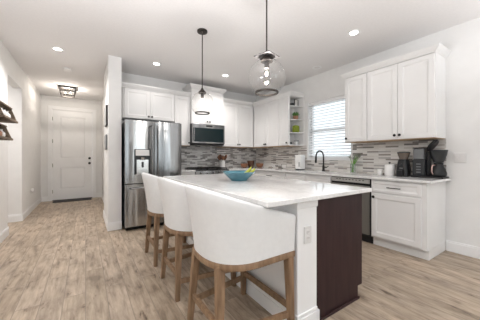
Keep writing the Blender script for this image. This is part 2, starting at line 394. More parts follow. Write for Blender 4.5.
# ------------------------------------------------------------------ cabinets
def FX(xf):   # faces -X: a = y, n = outwards
    return lambda a, n, z: (xf-n, a, z), '-x'
def FXp(xf):
    return lambda a, n, z: (xf+n, a, z), 'x'
def FY(yf):
    return lambda a, n, z: (a, yf-n, z), '-y'
def fbox(bm, F, a0, a1, n0, n1, z0, z1, bev=0, seg=1):
    p, q = F[0](a0, n0, z0), F[0](a1, n1, z1); box(bm, p[0], q[0], p[1], q[1], p[2], q[2], bev, seg)
def shaker(F, a0, a1, z0, z1, rail=.058, th=.02):
    bm = BM(); f = F[0]
    def rg(i, n): return [f(a0+i, n, z0+i), f(a1-i, n, z0+i), f(a1-i, n, z1-i), f(a0+i, n, z1-i)]
    loft(bm, [rg(0, 0), rg(0, th-.003), rg(.003, th), rg(rail, th), rg(rail+.004, th-.005), rg(rail+.012, th-.007), rg(rail+.016, th-.009)])
    return bm
def knob(F, a, z, parent, n=.02):
    bm = BM(); lathe(bm, [(.009, 0), (.0075, .012), (.0165, .016), (.0185, .022), (.016, .029), (.006, .031)], F[0](a, n, z), 14, F[1]); return obj('knob', bm, 'black', parent, True)
def pull(F, a, z, parent, L=.13, n=.02):
    bm = BM(); f = F[0]
    tube(bm, [f(a-L/2-.012, n+.028, z), f(a+L/2+.012, n+.028, z)], .0055, 8)
    for s in (-L/2, L/2): tube(bm, [f(a+s, n, z), f(a+s, n+.028, z)], .005, 8)
    return obj('handle', bm, 'black', parent, True)
def crown(F, a0, a1, zt, D, parent, e0=0, e1=0, h=.065, out=.05):
    bm = BM(); f = F[0]
    def rg(k, z): return [f(a0-e0*k, -D, z), f(a1+e1*k, -D, z), f(a1+e1*k, .02+k*out if False else .02+out*k, z), f(a0-e0*k, .02+out*k, z)]
    loft(bm, [rg(.08, zt-.012), rg(.16, zt), rg(.45, zt+.012), rg(.85, zt+h*.6), rg(1, zt+h*.72), rg(1, zt+h)])
    return obj('crown_molding', bm, 'cab', parent)
def cabinet(name, label, F, a0, a1, z0, z1, D, doors=(), drawers=(), toe=0, crn=None, group=None, m='cab', under=None, cat='cabinet'):
    mid = F[0]((a0+a1)/2, -D/2, z0 if not toe else 0)
    t = thing(name, label, cat, mid, group)
    bm = BM(); fbox(bm, F, a0+.0005, a1-.0005, -D, 0, z0, z1, .0015)
    if name == 'sink_cabinet':   # open carcass, the sink basin hangs in it
        bm.free(); bm = BM()
        for b0, b1, n0, n1, c0, c1 in ((a0+.0005, a0+.018, -D, 0, z0, z1), (a1-.018, a1-.0005, -D, 0, z0, z1), (a0+.018, a1-.018, -D, -D+.012, z0, z1), (a0+.018, a1-.018, -D+.012, 0, z0, z0+.018), (a0+.018, a1-.018, -.02, 0, z0+.018, z1)): fbox(bm, F, b0, b1, n0, n1, c0, c1)
    obj('body', bm, m, t)
    if toe:
        bm = BM(); fbox(bm, F, a0+.0005, a1-.0005, -D, -.055, 0, z0); obj('toe_kick', bm, m, t)
    if under:
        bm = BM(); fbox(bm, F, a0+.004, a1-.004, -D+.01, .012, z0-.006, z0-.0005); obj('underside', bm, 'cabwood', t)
    for (b0, b1, c0, c1, kn) in doors:
        o = obj('door', shaker(F, b0, b1, c0, c1), m, t)
        if kn: knob(F, kn[0], kn[1], o)
    for (b0, b1, c0, c1, kind) in drawers:
        o = obj('drawer', shaker(F, b0, b1, c0, c1, .03), m, t)
        if kind == 'pull': pull(F, (b0+b1)/2, (c0+c1)/2, o)
        elif kind == 'pull_top': pull(F, (b0+b1)/2, c1-.05, o)
    if crn: crown(F, crn[0], crn[1], z1, D, t, crn[2], crn[3])
    return t
g_ = .004
UT = 2.44
UF = FX(XR-.33); UD = .33-.002      # window wall upper fronts
BF = FY(YB-.34); BD = .34-.002     # fridge wall upper fronts
G1 = 'white wall cabinets'; G2 = 'white base cabinets'
kz = UB+.055
# right of the window
cabinet('wall_cabinet', 'narrow white one-door wall cabinet immediately right of the window', UF, 1.852, 2.205, UB, UT, UD,
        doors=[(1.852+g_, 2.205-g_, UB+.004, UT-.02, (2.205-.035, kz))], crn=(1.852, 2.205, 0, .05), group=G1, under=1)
cabinet('wall_cabinet', 'white two-door wall cabinet above the coffee maker and grinder', UF, 1.04, 1.85, UB, UT, UD,
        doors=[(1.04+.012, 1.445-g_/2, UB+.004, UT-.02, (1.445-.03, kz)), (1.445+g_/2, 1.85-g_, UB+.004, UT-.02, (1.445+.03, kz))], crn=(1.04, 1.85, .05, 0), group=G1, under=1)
# left of the window, corner pair and the open shelf end
cabinet('wall_cabinet', 'white two-door wall cabinet in the corner on the window wall', UF, 3.74, YB-.002, UB, UT, UD,
        doors=[(3.74+g_, 4.185-g_/2, UB+.004, UT-.02, (4.185-.028, kz)), (4.185+g_/2, 4.625, UB+.004, UT-.02, (4.185+.028, kz))], crn=(3.74, YB-.002, 0, 0), group=G1, under=1)
t = thing('shelf_cabinet', 'slim white wall cabinet with open end shelves left of the window', 'cabinet', (XR-.165, 3.58, UB), G1)
f, _ = UF
SY, S0, S1 = 3.60, 3.452, 3.335   # closed part starts at SY; the open shelves splay out towards the wall
xf_, xw_ = XR-.33, XR-.002
def wedge(bm, z0, z1, xa=xf_, xb=xw_):
    e = lambda x: S0+(S1-S0)*(x-xf_)/(xw_-xf_)
    loft(bm, [[(xa, SY, z), (xa, e(xa), z), (xb, e(xb), z), (xb, SY, z)] for z in (z0, z1)]); return bm
bm = BM(); fbox(bm, UF, SY, 3.739, -UD, 0, UB, UT, .0015); wedge(bm, UB, UT, xf_, xf_+.02); wedge(bm, UB, UT, xw_-.015, xw_)
wedge(bm, UB, UB+.02, xf_+.02, xw_-.015); wedge(bm, UT-.02, UT, xf_+.02, xw_-.015); obj('body', bm, 'cab', t)
SZ = (1.687, 1.957, 2.240)
for z in SZ: obj('shelf', wedge(BM(), z-.016, z, xf_+.02, xw_-.015), 'cab', t)
o = obj('door', shaker(UF, S0+.004, 3.739-g_, UB+.004, UT-.02), 'cab', t); knob(UF, 3.46+.03, kz, o)
crown(UF, 3.385, 3.739, UT, UD, t, .05, 0)
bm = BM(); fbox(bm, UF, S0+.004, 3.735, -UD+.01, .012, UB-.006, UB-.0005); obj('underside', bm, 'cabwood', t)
# fridge wall uppers
cabinet('wall_cabinet', 'white two-door wall cabinet above the steel refrigerator', BF, .55, 1.488, 1.885, UT, BD,
        doors=[(.55+.03, 1.02-g_/2, 1.885+.004, UT-.02, (1.02-.03, 1.885+.05)), (1.02+g_/2, 1.488-g_, 1.885+.004, UT-.02, (1.02+.03, 1.885+.05))], crn=(.50, 1.488, 0, 0), group=G1)
cabinet('wall_cabinet', 'slim white one-door wall cabinet between refrigerator cabinet and microwave', BF, 1.49, 1.818, UB, UT, BD,
        doors=[(1.49+g_, 1.818-g_, UB+.004, UT-.02, (1.818-.035, kz))], crn=(1.49, 1.818, 0, 0), group=G1, under=1)
RF = FY(YB-.40)
cabinet('wall_cabinet', 'raised white two-door wall cabinet directly above the microwave', RF, 1.82, 2.58, 1.875, 2.615, .398,
        doors=[(1.82+g_, 2.2-g_/2, 1.88, 2.595, (2.2-.03, 1.93)), (2.2+g_/2, 2.58-g_, 1.88, 2.595, (2.2+.03, 1.93))], crn=(1.82, 2.58, .05, .05), group=G1)
cabinet('wall_cabinet', 'white two-door wall cabinet between microwave and corner', BF, 2.582, 3.455, UB, UT, BD,
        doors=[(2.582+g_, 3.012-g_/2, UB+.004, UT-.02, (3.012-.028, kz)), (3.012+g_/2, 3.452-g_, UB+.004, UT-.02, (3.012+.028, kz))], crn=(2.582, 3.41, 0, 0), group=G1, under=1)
# base units, window wall
BZ0, BZ1 = .115, .883
LF = FX(XR-.605); LD = .600
def base_doors(a0, a1, n, kside=None):
    ds = []; w_ = (a1-a0)/n
    for i in range(n):
        s = (a0+w_*(i+1)-.035) if (i == 0 and n == 2) or kside == 'hi' else (a0+w_*i+.035)
        ds.append((a0+w_*i+.006, a0+w_*(i+1)-.006, BZ0+.02, .69, (s, .645)))
    return ds
cabinet('base_cabinet', 'white base cabinet with one drawer and one door at the right end', LF, 1.04, 1.655, BZ0, BZ1, LD,
        doors=[(1.04+.05, 1.655-.012, BZ0+.02, .70, (1.655-.045, .655))], drawers=[(1.04+.05, 1.655-.012, .72, .865, 'pull')], toe=1, group=G2)
cabinet('sink_cabinet', 'white two-door sink cabinet with plain false drawer fronts below the faucet', LF, 2.272, 3.25, BZ0, BZ1, LD,
        doors=base_doors(2.272, 3.25, 2), drawers=[(2.278, 2.755, .72, .865, None), (2.767, 3.244, .72, .865, None)], toe=1, group=G2)
cabinet('base_cabinet', 'white base cabinet with one wide drawer left of the sink cabinet', LF, 3.252, 4.17, BZ0, BZ1, LD,
        doors=base_doors(3.252, 4.17, 2), drawers=[(3.258, 4.164, .72, .865, 'pull')], toe=1, group=G2)
cabinet('base_cabinet', 'white blind corner base cabinet below the wooden bowls', LF, 4.172, YB-.01, BZ0, BZ1, LD, toe=1, group=G2)
KF = FY(YB-.605)
cabinet('base_cabinet', 'narrow white base cabinet between refrigerator and range', KF, 1.462, 1.818, BZ0, BZ1, .595, doors=base_doors(1.462, 1.818, 1, 'hi'), drawers=[(1.468, 1.812, .72, .865, 'pull')], toe=1, group=G2)
cabinet('base_cabinet', 'white two-door base cabinet between range and corner', KF, 2.584, 3.18, BZ0, BZ1, .595, doors=base_doors(2.584, 3.18, 2), drawers=[(2.59, 3.174, .72, .865, 'pull')], toe=1, group=G2)

# worktops
CB = .885; CX = XR-.645; CY = YB-.645; CE = .985
SX0, SX1, SY0, SY1 = 3.27, 3.60, 2.42, 3.12
bm = BM()
box(bm, CX, XR-.0085, CE, SY0, CB, CT, .003, 1); box(bm, CX, XR-.0085, SY1, YB-.0085, CB, CT, .003, 1)
box(bm, CX, SX0, SY0-.004, SY1+.004, CB, CT); box(bm, SX1, XR-.0085, SY0-.004, SY1+.004, CB, CT); box(bm, 2.583, CX+.004, CY, YB-.0085, CB, CT, .003, 1)
tag(obj('countertop', bm, 'quartz'), 'long pale quartz countertop running under the window to the corner', 'countertop')
bm = BM(); box(bm, 1.442, 1.817, CY, YB-.0085, CB, CT, .003, 1); tag(obj('countertop', bm, 'quartz'), 'short pale quartz countertop between refrigerator and range', 'countertop')
t = thing('sink', 'undermount steel sink in the countertop below the window', 'sink', (3.435, 2.77, .70))
bm = BM(); r0 = [(SX0+.002, SY0+.002), (SX1-.002, SY0+.002), (SX1-.002, SY1-.002), (SX0+.002, SY1-.002)]
def rr(i, z): return [(SX0+.002+i, SY0+.002+i, z), (SX1-.002-i, SY0+.002+i, z), (SX1-.002-i, SY1-.002-i, z), (SX0+.002+i, SY1-.002-i, z)]
loft(bm, [rr(0, .884), rr(.003, .72), rr(.02, .705), rr(.02, .70), rr(0, .70), rr(-.0, .883)], cap0=False, cap1=False)
bm.faces.new([bm.verts.new(p) for p in rr(.02, .705)])
obj('basin', bm, 'steelflat', t)
bm = BM(); lathe(bm, [(.04, 0), (.04, .004), (.03, .005), (.02, .002)], (3.435, 2.77, .7055), 20); obj('drain', bm, 'chrome', t, True)

# ------------------------------------------------------------------ island
IX0, IX1, IY0, IY1 = .89, 2.045, 1.05, 3.27
bm = BM(); box(bm, IX0, IX1, IY0, IY1, CB-.002, CT, .005, 2); tag(obj('island_countertop', bm, 'quartz'), 'big white quartz slab with faint grey veins covering the island', 'countertop')
t = thing('kitchen_island', 'long kitchen island with white knee wall and dark brown cabinets', 'island', (1.57, 2.16, 0))
PX0, PX1, PY0, PY1 = 1.177, 1.371, 1.09, 3.22
IB = CB-.003
bm = BM(); box(bm, PX0, PX1, PY0, PY1, 0, IB); obj('knee_wall', bm, 'trim', t)
bm = BM()
for z0, z1, e in ((0, .10, .016), (.10, .125, .010)): box(bm, PX0-e, PX1+.0, PY0-e, PY1+e, z0, z1, .003, 1)
box(bm, PX1-.01, PX1+.016, PY0-.016, PY0+.004, 0, .10, .003, 1)
obj('base_molding', bm, 'trim', t)
bm = BM(); box(bm, PX0-.008, PX1+.008, PY0-.008, PY1+.008, IB-.05, IB-.004, .004, 1); obj('cap_molding', bm, 'trim', t)
bm = BM(); box(bm, PX1+.001, 1.945, PY0+.012, PY1, .105, IB); box(bm, PX1+.001, 1.885, PY0+.012, PY1, 0, .105); obj('cabinet_body', bm, 'espresso', t)
bm = BM(); box(bm, PX1+.001, 1.962, PY0+.002, PY0+.012, .105, IB); box(bm, PX1+.001, 1.90, PY0+.002, PY0+.012, 0, .105); obj('end_panel', bm, 'espresso', t)
bm = BM(); box(bm, PX1+.017, 1.91, PY0-.012, PY0+.002, 0, .022, .006, 2); obj('shoe_molding', bm, 'espresso', t)
EF = FXp(1.945); n_ = 4; w_ = (PY1-PY0-.02)/n_
for i in range(n_):
    a0 = PY0+.015+w_*i
    o = obj('door', shaker(EF, a0+.004, a0+w_-.004, .125, .69), 'espresso', t); knob(EF, a0+(w_-.035 if i % 2 == 0 else .035), .64, o)
    o = obj('drawer', shaker(EF, a0+.004, a0+w_-.004, .71, .865, .03), 'espresso', t); pull(EF, a0+w_/2, .79, o)

# outlets and switches
def outlet(name, label, F, a, z, horiz=False, wide=1, cat='outlet', duplex=True, grp='wall outlets'):
    t = thing(name, label, cat, F[0](a, 0, z))
    h, w = (.0585, .0365 if wide == 1 else .058) if not horiz else (.0365, .0585)
    bm = BM(); fbox(bm, F, a-w, a+w, .0005, .009, z-h, z+h, .0035, 2); obj('plate', bm, 'plate_white', t)
    for k in range(wide):
        ac = a+(k-(wide-1)/2)*.046
        if duplex:
            for s in (-.021, .021):
                bm = BM(); aa, zz = (ac, z+s) if not horiz else (ac+s, z)
                lathe(bm, [(.0165, 0), (.0165, .0025), (.014, .003)], F[0](aa, .009, zz), 16, F[1]); o = obj('socket', bm, 'plastic', t)
                bm = BM()
                for q in (-.006, .006): fbox(bm, F, aa+q-.0012, aa+q+.0012,   .0115, .0123, zz-.004, zz+.006)
                obj('slot', bm, 'slot', o)
        else:
            bm = BM(); fbox(bm, F, ac-.016, ac+.016, .009, .011, z-.033, z+.033, .001); o = obj('rocker', bm, 'plastic', t)
            bm = BM(); fbox(bm, F, ac-.005, ac+.005, .011, .0135, z-.012, z+.012, .002); obj('toggle', bm, 'plastic', o)
    return t
outlet('wall_outlet', 'white outlet on the white end of the island knee wall', FY(PY0), 1.272, .648)
outlet('wall_switch', 'white double switch plate on the bare wall right of the coffee maker', FX(XR), .905, 1.17, wide=2, cat='switch', duplex=False)
outlet('wall_outlet', 'grey-white horizontal outlet in the backsplash nearer the corner', FX(XR-.008), 4.29, .965, True)
outlet('wall_outlet', 'grey-white horizontal outlet in the backsplash nearer the white appliance', FX(XR-.008), 3.93, .965, True)
ho = outlet('wall_outlet', 'low white outlet with plugged adapter on the left hall wall', FXp(XL), 6.66, .45)
bm = BM(); box(bm, XL+.0095, XL+.05, 6.635, 6.685, .44, .50, .008); obj('plug_adapter', bm, 'plastic', ho)
bm = BM(); tube(bm, [(XL+.035, 6.66, .44), (XL+.04, 6.66, .41), (XL+.03, 6.63, .40)], .004, 6); obj('plug_cord', bm, 'plastic', ho)

# ------------------------------------------------------------------ appliances
t = thing('refrigerator', 'tall stainless steel french door refrigerator with water dispenser', 'refrigerator', (.97, 4.5, 0))
fx0, fx1, fy = .516, 1.428, 4.05
bm = BM(); box(bm, fx0+.006, fx1-.006, fy+.085, YB-.03, .05, 1.755, .006); obj('body', bm, 'darkgrey', t)
bm = BM(); box(bm, fx0+.02, fx1-.02, fy+.09, YB-.05, .0, .05); obj('foot', bm, 'dark', t)
xm = .962
def rounded_door(name, x0, x1, z0, z1):
    bm = BM()
    N = 14; prof = []
    for i in range(N+1):
        s = i/N; x = x0+(x1-x0)*s; e = abs(2*s-1)
        prof.append((x, fy+.012*e**3+.0*e))
    ring = lambda z: [(x, y, z) for x, y in prof]+[(x1, fy+.08, z), (x0, fy+.08, z)]
    loft(bm, [ring(z0), ring(z1)])
    return obj(name, bm, 'steel', t, True, 30)
dl = rounded_door('door', fx0, xm-.003, .755, 1.77)
dr = rounded_door('door', xm+.003, fx1, .755, 1.77)
dz = rounded_door('freezer_drawer', fx0, fx1, .065, .74)
for o, x in ((dl, xm-.045), (dr, xm+.045)):
    bm = BM(); tube(bm, [(x, fy+.01, .84), (x, fy-.045, .86), (x, fy-.052, .9), (x, fy-.055, 1.25), (x, fy-.052, 1.6), (x, fy-.045, 1.68), (x, fy+.01, 1.70)], .012, 12); obj('handle', bm, 'steelflat', o, True)
bm = BM(); tube(bm, [(fx0+.07, fy+.01, .68), (fx0+.09, fy-.045, .68), (fx0+.2, fy-.052, .68), (fx1-.2, fy-.052, .68), (fx1-.09, fy-.045, .68), (fx1-.07, fy+.01, .68)], .012, 12); obj('handle', bm, 'steelflat', dz, True)
# dispenser in the left door
ax0, ax1, az0, az1 = .648, .898, .895, 1.305
bm = BM(); box(bm, ax0, ax1, fy-.006, fy+.01, az0, az1, .006); dsp = obj('dispenser', bm, 'blackpl', dl)
bm = BM(); box(bm, ax0+.02, ax1-.02, fy-.009, fy-.004, 1.20, 1.295, .004); obj('control_panel', bm, 'plastic', dsp)
bm = BM(); box(bm, ax0+.035, ax1-.035, fy-.0075, fy-.004, .91, 1.135, .004); obj('recess_panel', bm, 'chrome', dsp)
bm = BM(); lathe(bm, [(.03, 0), (.036, .03), (.04, .045)], (.773, fy-.03, 1.13), 18); obj('spout', bm, 'chrome', dsp, True)
bm = BM(); box(bm, .758, .788, fy-.03, fy-.012, 1.01, 1.10, .004); obj('lever', bm, 'darkgrey', dsp)
bm = BM(); box(bm, ax0+.02, ax1-.02, fy-.035, fy-.005, .898, .91, .003); obj('drip_tray', bm, 'chrome', dsp)
for x in (fx0+.05, fx1-.05):
    bm = BM(); box(bm, x-.03, x+.03, fy+.02, fy+.13, 1.757, 1.78, .006); obj('hinge_cover', bm, 'darkgrey', t)

t = thing('microwave', 'stainless over-the-range microwave with dark glass door', 'microwave', (2.2, 4.75, 1.44))
my = YB-.44; mz0, mz1 = 1.445, 1.872
bm = BM(); box(bm, 1.823, 2.577, my, YB-.009, mz0, mz1, .004); obj('body', bm, 'darkgrey', t)
bm = BM(); box(bm, 1.824, 2.576, my-.028, my-.001, mz0+.018, mz1-.002, .006); d = obj('door', bm, 'steelflat', t)
bm = BM(); box(bm, 1.865, 2.545, my-.032, my-.026, mz0+.05, mz1-.085, .004); obj('window', bm, 'mwglass', d)
bm = BM(); tube(bm, [(1.85, my-.027, mz0+.075), (1.85, my-.06, mz0+.08), (1.85, my-.06, mz1-.10), (1.85, my-.027, mz1-.095)], .008, 10); obj('handle', bm, 'steelflat', d, True)
bm = BM(); box(bm, 2.13, 2.28, my-.0315, my-.026, mz1-.060, mz1-.022, .002); obj('display', bm, 'blackpl', d)
bm = BM(); box(bm, 1.84, 2.56, my-.015, YB-.1, mz0-.012, mz0-.0005, .003); obj('vent_grille', bm, 'blackpl', t)

t = thing('range', 'stainless gas range with black cooktop grates below the microwave', 'range', (2.2, 4.66, 0))
ry = YB-.665; rx0, rx1 = 1.8225, 2.5775
bm = BM(); box(bm, rx0, rx1, ry+.03, YB-.02, .06, .90, .003); obj('body', bm, 'steelflat', t)
bm = BM()
for x in (rx0+.06, rx1-.06):
    for y in (ry+.1, YB-.1): lathe(bm, [(.02, 0), (.02, .06)], (x, y, 0), 12)
obj('foot', bm, 'dark', t)
bm = BM(); box(bm, rx0-.0, rx1+.0, ry+.02, YB-.02, .9005, .922, .005); obj('cooktop', bm, 'blackpl', t)
bm = BM()
loft(bm, [[(rx0, ry+.03, .80), (rx0, ry-.005, .815), (rx0, ry+.005, .90), (rx0, ry+.03, .915)], [(rx1, ry+.03, .80), (rx1, ry-.005, .815), (rx1, ry+.005, .90), (rx1, ry+.03, .915)]])
cp = obj('control_panel', bm, 'steelflat', t)
for k in range(5):
    bm = BM(); lathe(bm, [(.024, 0), (.024, .006), (.019, .010), (.017, .034), (.012, .037)], (rx0+.10+k*.139, ry-.001, .86), 18, '-y'); obj('knob', bm, 'steelflat', cp, True)
bm = BM(); box(bm, rx0+.004, rx1-.004, ry-.006, ry+.029, .26, .79, .006); od = obj('oven_door', bm, 'steelflat', t)
bm = BM(); box(bm, rx0+.10, rx1-.10, ry-.010, ry-.004, .38, .66, .004); obj('oven_window', bm, 'mwglass', od)
bm = BM(); tube(bm, [(rx0+.06, ry-.006, .735), (rx0+.06, ry-.05, .735)], .008, 8); tube(bm, [(rx1-.06, ry-.006, .735), (rx1-.06, ry-.05, .735)], .008, 8); tube(bm, [(rx0+.03, ry-.052, .735), (rx1-.03, ry-.052, .735)], .011, 10); obj('handle', bm, 'steelflat', od, True)
bm = BM(); box(bm, rx0+.004, rx1-.004, ry, ry+.029, .075, .25, .006); obj('drawer', bm, 'steelflat', t)
for k in range(3):
    bm = BM(); x0 = rx0+.03+k*.235; x1 = x0+.225
    for x in (x0, (x0+x1)/2-.006, x1-.012): box(bm, x, x+.012, ry+.05, YB-.07, .935, .95, .002, 1)
    for y in (ry+.05, (ry+YB)/2-.03, YB-.082): box(bm, x0, x1, y, y+.012, .935, .95, .002, 1)
    for x in (x0, x1-.012):
        for y in (ry+.05, YB-.082): box(bm, x, x+.012, y, y+.012, .922, .936)
    obj('grate', bm, 'black', t)
for k, (x, y) in enumerate(((rx0+.16, ry+.18), (rx1-.16, ry+.18), (rx0+.16, ry+.46), (rx1-.16, ry+.46), (2.2, ry+.32))):
    bm = BM(); lathe(bm, [(.05, 0), (.048, .006), (.034, .007), (.034, .012), (.02, .0128)], (x, y, .9222), 20); obj('burner', bm, 'black', t, True)

t = thing('dishwasher', 'stainless dishwasher under the countertop beside the right base cabinet', 'dishwasher', (3.5, 1.963, 0))
dx = XR-.605
bm = BM(); box(bm, dx+.002, XR-.03, 1.662, 2.266, .10, .878); obj('body', bm, 'darkgrey', t)
bm = BM(); box(bm, dx+.05, XR-.05, 1.665, 2.263, 0, .10); obj('toe_kick', bm, 'dark', t)
bm = BM(); box(bm, dx-.022, dx+.001, 1.672, 2.258, .125, .785, .005); d = obj('door', bm, 'satin', t)
bm = BM(); box(bm, dx-.022, dx+.001, 1.672, 2.258, .815, .872, .004); cpn = obj('control_panel', bm, 'satinlight', t)
bm = BM(); box(bm, dx-.006, dx+.0015, 1.675, 2.255, .786, .814); obj('pocket_handle', bm, 'blackpl', t)
bm = BM()
for k in range(9): box(bm, dx-.0235, dx-.0215, 1.74+k*.05, 1.765+k*.05, .848, .858)
obj('buttons', bm, 'blackpl', cpn)

# ------------------------------------------------------------------ faucet
t = thing('faucet', 'black gooseneck pull-down faucet standing before the window blind', 'faucet', (3.68, 2.77, CT))
bm = BM(); lathe(bm, [(.028, 0), (.028, .008), (.023, .014), (.021, .10), (.017, .11)], (3.68, 2.77, CT+.0005), 20)
pts = [(3.68, 2.77, CT+.10), (3.68, 2.77, CT+.27)]
for k in range(1, 13):
    a = PI*k/12; pts.append((3.68-.095*(1-math.cos(a)), 2.77+.008*(1-math.cos(a)), CT+.27+.105*math.sin(a)))
tube(bm, pts, .0135, 14); obj('body', bm, 'black', t, True)
e = pts[-1]; bm = BM(); tube(bm, [(e[0], e[1], e[2]+.003), (e[0]-.002, e[1], e[2]-.02), (e[0]-.006, e[1], e[2]-.10), (e[0]-.006, e[1], e[2]-.115)], [.015, .018, .020, .016], 14); obj('spray_head', bm, 'black', t, True)
bm = BM(); tube(bm, [(3.68, 2.75, CT+.065), (3.68, 2.715, CT+.07), (3.675, 2.66, CT+.095)], [.010, .009, .006], 10); obj('handle', bm, 'black', t, True)
# ---------------------------------------------------------------- stools
def stool():
    t = thing('bar_stool', '', 'stool', (0, 0, 0), 'white bar stools at the island')
    W, XF, XM = .288, .265, .0
    def curve(n):
        pts = []; L1 = XF-XM
        for i in range(8): pts.append((XF-L1*i/8, -W))
        for i in range(n+1):
            a = PI*i/n; ex = 2/2.45
            c, s = math.cos(a), math.sin(a)
            pts.append((XM-.285*abs(s)**ex, -W*math.copysign(abs(c)**ex, c)))
        for i in range(1, 9): pts.append((XM+L1*i/8, W))
        return pts
    P = curve(30)
    def nrm(i):
        a, b = P[max(i-1, 0)], P[min(i+1, len(P)-1)]
        dx, dy = b[0]-a[0], b[1]-a[1]; l = math.hypot(dx, dy); return (-dy/l, dx/l)   # points inward? fixed below
    keys = [(-.31, 1.015), (-.25, .985), (-.17, .945), (-.06, .905), (.03, .872), (.12, .845), (.265, .80)]
    def ztop(x):
        if x <= keys[0][0]: return keys[0][1]
        for (a, za), (b, zb) in zip(keys, keys[1:]):
            if x <= b: return za+(zb-za)*(x-a)/(b-a)
        return keys[-1][1]
    Z0 = .562
    rings = []
    for i, (x, y) in enumerate(P):
        nx, ny = nrm(i); ox, oy = -nx, -ny
        if ox*(x-.05)+oy*y < 0: ox, oy = nx, ny
        zt = ztop(x); rake = .055*max(0, -ox)+.012
        th = .042; ring = []
        for k in range(9):
            f_ = k/8; z = Z0+(zt-.018-Z0)*f_; o_ = rake*f_**1.3
            ring.append((x+ox*o_, y+oy*o_, z))
        for k in range(1, 6):
            a = PI*k/6; o_ = rake-th/2+th/2*math.cos(a); ring.append((x+ox*o_, y+oy*o_, zt-.018+.018*math.sin(a)))
        for k in range(9):
            f_ = 1-k/8; z = Z0+(zt-.018-Z0)*f_; o_ = rake*f_**1.3-th
            ring.append((x+ox*o_, y+oy*o_, z))
        rings.append(ring)
    bm = BM(); loft(bm, rings); obj('backrest', bm, 'leather', t, True, 55)
    # seat cushion inside the shell
    S = [(x+(.05 if x < .2 else 0)*(1 if x < 0 else 0)+.0, y*(W-.046)/W) for x, y in P]
    S = [(max(x, -.235), y) for x, y in S]
    bm = BM(); prev = []
    def rg(sc, z): return [(.0+(x-.0)*sc, y*sc, z) for x, y in S]
    loft(bm, [rg(.985, Z0+.002), rg(1, Z0+.02), rg(1, .635), rg(.985, .655), rg(.94, .667), rg(.5, .674)])
    obj('seat', bm, 'leather', t, True, 50)
    # bent wood frame band under the shell
    bm = BM(); rings = []
    for i, (x, y) in enumerate(P):
        nx, ny = nrm(i); ox, oy = -nx, -ny
        if ox*(x-.05)+oy*y < 0: ox, oy = nx, ny
        rings.append([(x+ox*a, y+oy*a, z) for a, z in ((.004, .524), (.006, .528), (.006, .557), (.004, .561), (-.03, .561), (-.03, .524))])
    loft(bm, rings); box(bm, XF-.03, XF, -W+.03, W-.03, .524, .561); obj('seat_frame', bm, 'oak', t, True, 35)
    tops = {(-1, -1): (-.232, -.170), (-1, 1): (-.232, .170), (1, -1): (.236, -.262), (1, 1): (.236, .262)}
    bots = {(-1, -1): (-.262, -.222), (-1, 1): (-.262, .222), (1, -1): (.243, -.282), (1, 1): (.243, .282)}
    for k in tops:
        bm = BM(); a, b = tops[k], bots[k]
        bar(bm, (b[0], b[1], 0), (a[0], a[1], .54), .036, .036, .052, .052)
        bmesh.ops.bevel(bm, geom=bm.edges[:], offset=.004, segments=2, affect='EDGES'); obj('leg', bm, 'oak', t)
    def at(k, z): a, b = tops[k], bots[k]; s = z/.54; return (b[0]+(a[0]-b[0])*s, b[1]+(a[1]-b[1])*s, z)
    for k1, k2, z in (((1, -1), (1, 1), .19), ((-1, -1), (-1, 1), .20), ((-1, -1), (1, -1), .15), ((-1, 1), (1, 1), .15)):
        bm = BM(); bar(bm, at(k1, z), at(k2, z), .022, .036); obj('stretcher', bm, 'oak', t)
    return t
s0 = stool(); SXC = .89
s0.location = (SXC, 1.385, 0); s0['label'] = 'white curved-back wooden-legged bar stool nearest the camera'
dup(s0, (SXC, 2.105, 0), 0, 'white curved-back bar stool in the middle of the row of three')
dup(s0, (SXC, 2.83, 0), 0, 'white curved-back bar stool farthest along, nearest the refrigerator')

# ------------------------------------------------------------------ fruit bowl
bx, by = 1.45, 2.22
bm = BM(); lathe(bm, [(.088, 0), (.090, .005), (.115, .026), (.150, .058), (.180, .088), (.188, .097), (.182, .100), (.174, .092), (.143, .062), (.108, .034), (.07, .015), (.012, .012)], (bx, by, CT+.0005), 48)
tag(obj('fruit_bowl', bm, 'teal', None, True, 60), 'wide teal blue bowl standing on the island', 'bowl')
def banana(name, label, base_, az, lean, roll, L=.19):
    t = thing(name, label, 'banana', base_, 'bananas in the teal bowl')
    pts = []; rs = []
    for k in range(13):
        s = k/12; a = lean+.95*s
        if k == 0: p = Vector(base_)
        else: p = pts[-1]+Vector((math.cos(az)*math.cos(a), math.sin(az)*math.cos(a), math.sin(a)))*L/12
        pts.append(p); rs.append(.0175*(1-abs(2*s-1)**3.2*.72))
    bm = BM(); tube(bm, pts, rs, 8); b = obj('skin', bm, 'banana', t, True, 60)
    bm = BM(); d = (pts[-1]-pts[-2]).normalized(); tube(bm, [pts[-1], pts[-1]+d*.022], [.006, .0045], 6); obj('stem', bm, 'bananatip', t, True)
    return t
banana('banana', 'yellow-green banana leaning on the bowl rim, left of the pair', (bx+.01, by+.03, CT+.045), -.583, .10, 0)
banana('banana', 'yellow-green banana leaning on the bowl rim, right of the pair', (bx+.015, by-.02, CT+.045), -.75, .02, 0)

# ------------------------------------------------------------------ counter things
# wooden bowls in the corner
def wood_bowl(x, y, r, h, m, label, lid=False):
    bm = BM(); z = CT+.0005
    pr = [(r*.5, 0), (r*.6, .006), (r*.9, h*.45), (r, h*.9), (r*.99, h), (r*.92, h), (r*.82, h*.5), (r*.4, h*.18), (.004, h*.15)]
    lathe(bm, pr, (x, y, z), 32); tag(obj('wooden_bowl', bm, m, None, True, 50), label, 'bowl', 'wooden bowls in the corner')
wood_bowl(3.24, 4.72, .095, .10, 'bowlwood', 'low reddish wooden bowl, leftmost in the countertop corner')
wood_bowl(3.45, 4.74, .088, .17, 'bowlwooddark', 'taller dark brown wooden bowl, middle of the countertop corner')
wood_bowl(3.62, 4.60, .095, .10, 'bowlwood', 'low reddish wooden bowl, rightmost in the countertop corner')
